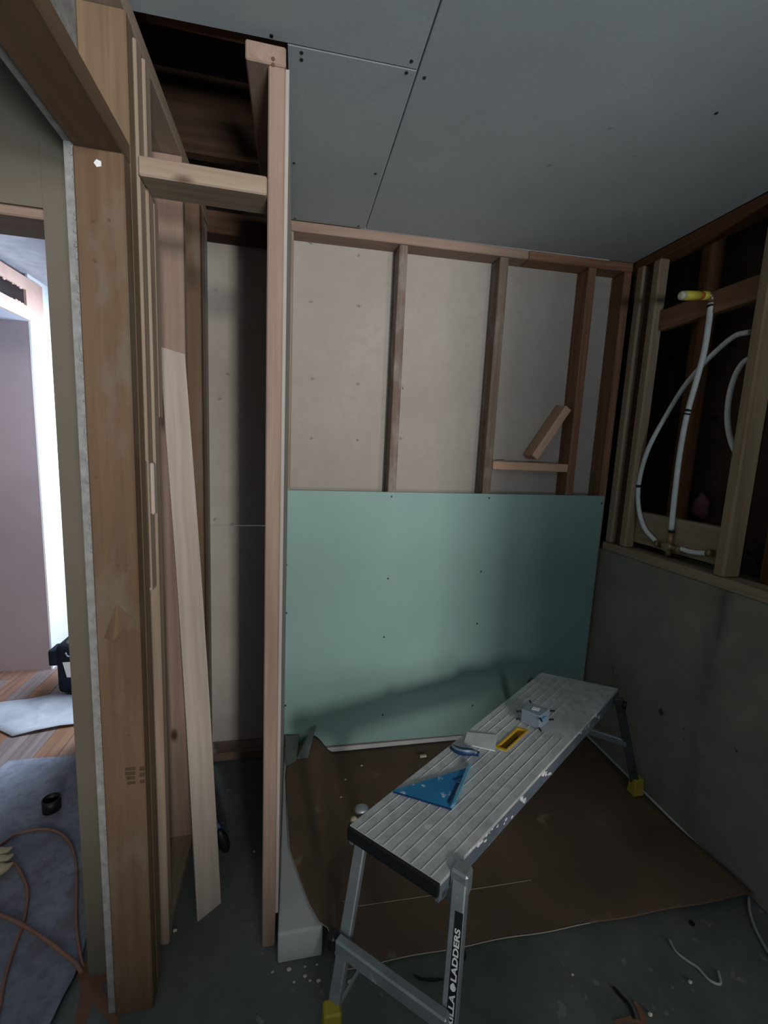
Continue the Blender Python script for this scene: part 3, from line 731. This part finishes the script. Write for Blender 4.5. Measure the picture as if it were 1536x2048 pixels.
# leg sockets at the deck corners
bm = bmesh.new(); k0 = dk(.045, 1.075, 0)
addbox(bm, -.022, .022, -.019, .019, -.05, .012); bev(bm, .005)
ang = math.atan2((B - A).y, (B - A).x)
for v in bm.verts: v.co = Matrix.Rotation(ang, 3, 'Z') @ v.co + k0
obj('leg_socket', bm, M['alu'], wpf)
bm = bmesh.new(); dhex(bm, .028, .075, .99, 1.05, -.075, -.035); obj('lock_lever', bm, M['alu'], wpf)
for (s_, t_) in ((.03, -.05), (.965, -.07), (.965, 1.11)):
    p = dk(s_, t_, -.045); q = p + (A - B).normalized() * (.014 if t_ < 0 else -.014)
    tubeobj('lock_knob', [p, q], .017, M['black'], wpf, 14)
p = dk(.055, -.07, -.004); bm = bmesh.new(); bmesh.ops.create_uvsphere(bm, u_segments=12, v_segments=8, radius=.017, matrix=Matrix.Translation(p) @ Matrix.Diagonal((1.2, 1, .6, 1))); obj('lock_cover', bm, M['alu'], wpf, smooth=True)
p = dk(.020, -.03, -.006); bm = bmesh.new(); bmesh.ops.create_uvsphere(bm, u_segments=12, v_segments=8, radius=.010, matrix=Matrix.Translation(p)); obj('release_button', bm, M['cream'], wpf, smooth=True)
# white spatters along the near rail
bm = bmesh.new()
for cs_, n_, sp_, zc in ((.44, 26, .018, -.018), (.33, 16, .010, -.030), (.12, 22, .03, -.006), (.68, 10, .04, -.012), (.80, 8, .02, -.018), (.20, 8, .04, -.02)):
    for i in range(n_):
        d_ = random.gauss(0, 1); s = cs_ + sp_ * d_; q = dk(s, 1.002, min(-.003, zc - .012 * d_ + random.uniform(-.006, .006))); rr = random.uniform(.0015, .0048)
        bmesh.ops.create_icosphere(bm, subdivisions=1, radius=rr, matrix=Matrix.Translation(q) @ Matrix.Rotation(math.atan2((D_ - B).y, (D_ - B).x), 4, 'Z') @ Matrix.Diagonal((1.5, .25, 1.1, 1)))
obj('paint_spatter', bm, M['label_white'], wpf, kind='stuff')
# printed label down the near right leg
zl = (l2t - l2b).normalized(); ul = (B - A).normalized(); ul = (ul - zl * ul.dot(zl)).normalized(); vl = zl.cross(ul)
if vl.y > 0: vl = -vl
# outward-facing narrow side
cen = lambda f: l2b.lerp(l2t, f)
def lab(f, du, dn): return cen(f) + ul * du + vl * dn
bm = bmesh.new()
nrm = vl
for i in range(1):
    q = [lab(.03, -.0025, .0153), lab(.03, .0165, .0153), lab(.845, .0165, .0153), lab(.845, -.0025, .0153)]
    q2 = [p + nrm * .0006 for p in q]
    hexa(bm, q + q2)
bmesh.ops.recalc_face_normals(bm, faces=list(bm.faces))
def text_into(bm, s, f0, f1, size, mi):
    cu = bpy.data.curves.new('t', 'FONT'); cu.body = s; cu.size = size; cu.extrude = 0.0002; cu.offset = 0.0006
    to = bpy.data.objects.new('t', cu); col.objects.link(to)
    dg = bpy.context.evaluated_depsgraph_get(); dg.update()
    me = bpy.data.meshes.new_from_object(to.evaluated_get(dg)); bpy.data.objects.remove(to); bpy.data.curves.remove(cu)
    xs = [v.co.x for v in me.vertices]; ys = [v.co.y for v in me.vertices]; w0, w1 = min(xs), max(xs); h0, h1 = min(ys), max(ys)
    L = (l2t - l2b).length
    b2 = bmesh.new(); b2.from_mesh(me)
    for v in b2.verts:
        fx = (v.co.x - w0) / (w1 - w0); fy = (v.co.y - h0) / (h1 - h0)
        v.co = lab(f0 + (f1 - f0) * fx, 0.0135 - .0135 * fy - 0.0 , .0161 + v.co.z)
    for f in b2.faces: f.material_index = mi
    me2 = bpy.data.meshes.new('t'); b2.to_mesh(me2); b2.free(); bm.from_mesh(me2); bpy.data.meshes.remove(me2); bpy.data.meshes.remove(me)
text_into(bm, 'GORILLA', .30, .51, .02, 1)
text_into(bm, 'LADDERS', .56, .775, .02, 1)
# small round-topped emblem between the two words
ring = [lab(.535 + .019 * math.cos(t) * (1.0 if math.cos(t) > 0 else .8), .0070 + .0066 * math.sin(t) * (1 if math.cos(t) < .3 else .75), .0164) for t in [i * math.pi / 7 for i in range(14)]]
f = bm.faces.new([bm.verts.new(p) for p in ring]); f.material_index = 1
lo_ = obj('leg_label', bm, [M['black'], M['label_white']], wpf, label='black label strip with white lettering down the near leg')

# ---- things on the platform
ZD = 0.4555
def ondeck(a, b_, dz=0.0):
    n = (B - A).cross(C_ - A).normalized(); r = ray(a, b_); t = (A + Vector((0, 0, dz)) - CAM).dot(n) / r.dot(n); return CAM + r * t
up = (B - A).cross(C_ - A).normalized(); up = up if up.z > 0 else -up
def prism(bm, pix, z0, z1, mi=0):
    lo = [bm.verts.new(ondeck(a, b_, .0018 + z0)) for a, b_ in pix]
    base = [ondeck(a, b_, .0018 + z0) for a, b_ in pix]
    hi_ = [bm.verts.new(p + up * (z1 - z0)) for p in base]
    n = len(pix)
    fs = [bm.faces.new(lo[::-1]), bm.faces.new(hi_)] + [bm.faces.new((lo[i], lo[(i + 1) % n], hi_[(i + 1) % n], hi_[i])) for i in range(n)]
    for f in fs: f.material_index = mi
    return fs
sqr = empty('speed_square', ondeck(880, 1585), label='blue triangular layout square lying on the platform near end', cat='square')
bm = bmesh.new(); prism(bm, [(786, 1584), (903, 1619), (941, 1536)], 0, .005); bmesh.ops.recalc_face_normals(bm, faces=list(bm.faces)); obj('blade', bm, M['blue'], sqr)
bm = bmesh.new(); prism(bm, [(901, 1620), (910, 1612), (943, 1533), (935, 1536)], 0, .012); bmesh.ops.recalc_face_normals(bm, faces=list(bm.faces)); obj('fence', bm, M['blue_edge'], sqr)
bm = bmesh.new()
prism(bm, [(893, 1604), (899, 1607), (920, 1566), (914, 1565)], .005, .0054); prism(bm, [(904, 1558), (908, 1561), (926, 1553), (924, 1550)], .005, .0054)
obj('slot', bm, M['blue_dark'], sqr)
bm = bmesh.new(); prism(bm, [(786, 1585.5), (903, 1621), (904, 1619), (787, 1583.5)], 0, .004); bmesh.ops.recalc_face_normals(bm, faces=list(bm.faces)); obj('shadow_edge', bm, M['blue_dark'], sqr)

kf = empty('utility_knife', ondeck(927, 1503), label='small grey and dark blue utility knife on the platform', cat='knife')
kp = [ondeck(a, b_, .0145) for (a, b_) in ((903, 1493), (912, 1499), (926, 1503), (942, 1504), (953, 1507))]
bm = bmesh.new(); tube(bm, spline(kp, 5), [.008 + .004 * math.sin(math.pi * i / 20) for i in range(21)], 12); obj('handle', bm, M['blue_dark'], kf)
kp2 = [p + up * .008 + Vector((-.002, -.006, 0)) for p in kp]
bm = bmesh.new(); tube(bm, spline(kp2, 5), .0042, 8); obj('grip_strip', bm, M['knife'], kf)
bm = bmesh.new(); tube(bm, [kp[-1], kp[-1] + Vector((.008, -.004, 0))], .008, 10); obj('nose', bm, M['blue_dark'], kf)

bm = bmesh.new(); prism(bm, [(927, 1489), (990, 1503), (994, 1472), (934, 1466)], 0, .004); bmesh.ops.recalc_face_normals(bm, faces=list(bm.faces))
obj('paper_note', bm, M['card_white'], label='rectangular white piece of card lying beside the yellow handle slot', cat='card')

eb = empty('electrical_box', ondeck(1070, 1440), label='grey plastic electrical box with corner screws on the platform', cat='junction box')
bm = bmesh.new(); base = [ondeck(a, b_, .002) for (a, b_) in ((1040, 1444), (1078, 1460), (1098, 1444), (1060, 1430))]
H = .052
hexa(bm, base + [p + up * H for p in base]); bmesh.ops.recalc_face_normals(bm, faces=list(bm.faces)); bev(bm, .003); obj('box_body', bm, M['grey_pvc'], eb)
cb = sum(base, Vector()) / 4
e1_, e2_ = (base[1] - base[0]), (base[3] - base[0])
bm = bmesh.new(); p = cb + up * (H + .0004); q = [p - e1_ * .12 - e2_ * .2, p + e1_ * .22 - e2_ * .1, p + e1_ * .14 + e2_ * .2, p - e1_ * .2 + e2_ * .1]
hexa(bm, q + [x + up * .001 for x in q]); obj('name_plate', bm, M['label_white'], eb)
for (i, h_) in ((0, .012), (0, .042), (1, .008), (2, .010), (2, .044), (3, .048), (1, .045)):
    p = base[i] + up * h_; out = (base[i] - cb).normalized()
    tubeobj('mounting_screw', [p, p + out * .016], .0032, M['screw'], eb, 8)
bm = bmesh.new(); p = base[1] + up * .03; 
hexa(bm, [p + e2_ * .1, p + e2_ * .45, p + e2_ * .45 + e1_ * .1, p + e2_ * .1 + e1_ * .1] + [x + up * .014 for x in (p + e2_ * .1, p + e2_ * .45, p + e2_ * .45 + e1_ * .1, p + e2_ * .1 + e1_ * .1)])
obj('cable_clamp', bm, M['blue_edge'], eb)

# ---- hall things
rg = empty('rug', (-1.3, 1.6, 0), label='worn grey-blue carpet piece on the hall floor', cat='rug')
bm = bmesh.new()
fl = [onZ(a, b_, 0.009) for (a, b_) in ((172, 1508), (120, 1513), (60, 1517), (15, 1522), (-10, 1545), (-160, 1600), (-260, 1900), (-100, 2100), (100, 2052), (128, 1990), (158, 1935), (190, 1800), (186, 1650))]
v = [bm.verts.new((p.x, p.y, .001)) for p in fl]; f = bm.faces.new(v)
r_ = bmesh.ops.extrude_face_region(bm, geom=[f])
for x in r_['geom']:
    if isinstance(x, bmesh.types.BMVert): x.co.z = .009
bmesh.ops.recalc_face_normals(bm, faces=list(bm.faces)); obj('rug_pile', bm, M['rug'], rg)
bm = bmesh.new(); e = [onZ(a, b_, .010) for (a, b_) in ((158, 1935), (146, 1960), (128, 1992), (100, 2052))]
tube(bm, e, .0025, 6); obj('bound_edge', bm, M['black'], rg)

cl = [(-20, 1415), (12, 1408), (60, 1402), (112, 1393), (175, 1398), (185, 1425), (175, 1449), (120, 1457), (70, 1467), (25, 1476), (0, 1464), (-30, 1458)]
bm = bmesh.new(); P = [onZ(a, b_, .004) for a, b_ in cl]; cc = sum(P, Vector()) / len(P)
rings = []
for t in (0.0, .25, .5, .75, 1.0):
    rings.append([bm.verts.new((cc.x + (p.x - cc.x) * t, cc.y + (p.y - cc.y) * t, .006 + (.030 * abs(math.sin(9 * p.x + 14 * p.y * t + 3 * t)) * (1 - t * .7)) + (0.008 if t == 1 else 0))) for p in P] if t > 0 else [bm.verts.new((cc.x, cc.y, .03))])
n = len(P)
for i in range(n): bm.faces.new((rings[0][0], rings[1][i], rings[1][(i + 1) % n])).smooth = True
for k in range(1, 4):
    for i in range(n): bm.faces.new((rings[k][i], rings[k + 1][i], rings[k + 1][(i + 1) % n], rings[k][(i + 1) % n])).smooth = True
dc = obj('drop_cloth', bm, M['cloth'], label='crumpled white plastic drop cloth on the hall floor by the bag', cat='cloth')
md = dc.modifiers.new('thickness', 'SOLIDIFY'); md.thickness = 0.002; md.offset = 1

bg = empty('tool_bag', (-1.05, 2.60, 0), label='black tool bag with grey lid beyond the doorway', cat='bag')
bm = bmesh.new(); addbox(bm, -1.235, -0.75, 2.50, 2.76, .012, .30); bev(bm, .035, 3); obj('bag_body', bm, M['bagnavy'], bg, smooth=True)
bm = bmesh.new(); addbox(bm, -1.215, -0.77, 2.51, 2.75, .27, .40)
for v in bm.verts:
    if v.co.z > .35: v.co.x = -1.0 + (v.co.x + 1.0) * .55; v.co.y = 2.63 + (v.co.y - 2.63) * .5
bev(bm, .02, 3); obj('bag_lid', bm, M['baggrey'], bg, smooth=True)
bm = bmesh.new(); addbox(bm, -1.275, -1.225, 2.52, 2.62, .17, .26); bev(bm, .01, 2); obj('side_pocket', bm, M['bagnavy'], bg, smooth=True)
bm = bmesh.new(); p = [onY(a, b_, 2.497) for (a, b_) in ((125, 1325), (142, 1324), (149, 1354), (134, 1355))]
hexa(bm, [x + Vector((0, .002, 0)) for x in p] + p); bmesh.ops.recalc_face_normals(bm, faces=list(bm.faces)); obj('bag_patch', bm, M['label_white'], bg)
tubeobj('handle_ring', spline([onY(a, b_, 2.49) for (a, b_) in ((131, 1306), (135, 1312), (142, 1313), (149, 1308))], 5), .004, M['knife'], bg, 8)
tubeobj('carry_handle', spline([(-1.1, 2.63, .38), (-1.05, 2.63, .43), (-.95, 2.63, .43), (-.9, 2.63, .38)], 6), .012, M['black'], bg, 8)

bm = bmesh.new(); q = onZ(104, 1618, .01); q2 = q + Vector((0, 0, .045))
N = 24; ro, ri = .030, .026
def circ(c, r, z): return [bm.verts.new((c.x + r * math.cos(2 * math.pi * i / N), c.y + r * math.sin(2 * math.pi * i / N), z)) for i in range(N)]
a, b_, c_, d_ = circ(q, ro, .010), circ(q, ro, .055), circ(q, ri, .055), circ(q, ri, .010)
for s0, s1 in ((a, b_), (b_, c_), (c_, d_), (d_, a)):
    for i in range(N): bm.faces.new((s0[i], s0[(i + 1) % N], s1[(i + 1) % N], s1[i])).smooth = True
obj('pipe_coupling', bm, M['black'], label='short black plastic pipe ring standing on the blue-lit carpet', cat='pipe fitting')

cordpts = [onZ(a, b_, .016) for (a, b_) in ((-30, 1715), (0, 1690), (35, 1668), (80, 1658), (118, 1665), (142, 1690), (152, 1730), (153, 1780), (152, 1830), (155, 1875), (160, 1905), (166, 1935))]
cord = empty('extension_cord', (-0.9, 1.4, .01), label='thin orange extension cord looping over the dark carpet', cat='cord')
tubeobj('cord_run', spline(cordpts, 8), .0042, M['cord'], cord, 8)
tubeobj('cord_run', spline([onZ(a, b_, .020) for (a, b_) in ((-40, 1815), (0, 1829), (45, 1850), (90, 1878), (125, 1905), (150, 1925), (163, 1945))], 8), .0052, M['cord'], cord, 8)
tubeobj('cord_run', spline([onZ(a, b_, .016) for (a, b_) in ((24, 1722), (40, 1742), (54, 1775), (54, 1805), (46, 1848), (38, 1870), (22, 1915), (8, 1965), (0, 2010), (-10, 2050))], 8), .0044, M['cord'], cord, 8)
rb = empty('cable_bundle', onZ(5, 1730, .01), label='cream coiled strap bundle at the left edge on the carpet', cat='strap')
for i, (a, b_, rr) in enumerate(((0, 1705, .016), (2, 1720, .016), (0, 1738, .018))):
    p = onZ(a, b_, .030 + .006 * (2 - i)); tubeobj('strap_coil', spline([p + Vector((-.09, .02, 0)), p, p + Vector((.030, .012, .004))], 5), [rr * .8] * 5 + [rr * (1 - j * .16) for j in range(6)], M['cream'], rb, 8)

# ---- cables and marks on the floor
tubeobj('cable_offcut', spline([onZ(a, b_, .005) for (a, b_) in ((1338, 1879), (1352, 1903), (1373, 1920), (1395, 1935), (1415, 1957), (1432, 1967), (1441, 1965), (1436, 1942))], 8), .0036, M['cable'], label='short white cable offcut curled on the concrete floor', cat='cable')
tubeobj('cable', spline([onZ(a, b_, .012) for (a, b_) in ((1497, 1793), (1499, 1820), (1508, 1850), (1525, 1885), (1545, 1915), (1590, 1960))], 8), .0042, M['cable'], label='white cable running off at the lower right by the concrete wall', cat='cable')
bm = bmesh.new()
RZ = [0.0006]
def ribbon(bm, pix, w_):
    RZ[0] += 0.0005
    P = [onZ(a, b_, .0006) for a, b_ in pix]
    P = spline(P, 5); L_, R_ = [], []
    for i, p in enumerate(P):
        d = (P[min(i + 1, len(P) - 1)] - P[max(i - 1, 0)]).normalized(); s = Vector((-d.y, d.x, 0)) * w_ * random.uniform(.75, 1.2) * (.5 + .5 * math.sin(math.pi * (i + .5) / len(P)))
        L_.append(bm.verts.new((p.x + s.x, p.y + s.y, RZ[0]))); R_.append(bm.verts.new((p.x - s.x, p.y - s.y, RZ[0])))
    for i in range(len(P) - 1): bm.faces.new((R_[i], L_[i], L_[i + 1], R_[i + 1]))
ribbon(bm, [(168, 1925), (176, 1960), (172, 2000), (158, 2060)], .018)
ribbon(bm, [(150, 1930), (172, 1950), (195, 1990), (232, 2050)], .015)
ribbon(bm, [(230, 1955), (195, 1960), (165, 1952)], .010)
bmesh.ops.recalc_face_normals(bm, faces=list(bm.faces))
obj('paint_mark', bm, M['paint_red'], floor, label='rust-red sprayed cross')
bm = bmesh.new(); ribbon(bm, [(1268, 2003), (1281, 2024), (1292, 2060)], .0075); ribbon(bm, [(1228, 2046), (1262, 2040), (1290, 2050)], .006)
obj('paint_mark', bm, M['paint_red'], floor)
bm = bmesh.new(); ribbon(bm, [(1226, 1975), (1240, 1992), (1258, 2012), (1268, 2040)], .006); ribbon(bm, [(826, 1952), (842, 1960), (865, 1962), (890, 1960)], .005)
ribbon(bm, [(1378, 1845), (1390, 1852)], .01); ribbon(bm, [(925, 1912), (932, 1914)], .012)
obj('dark_mark', bm, M['black'], floor)
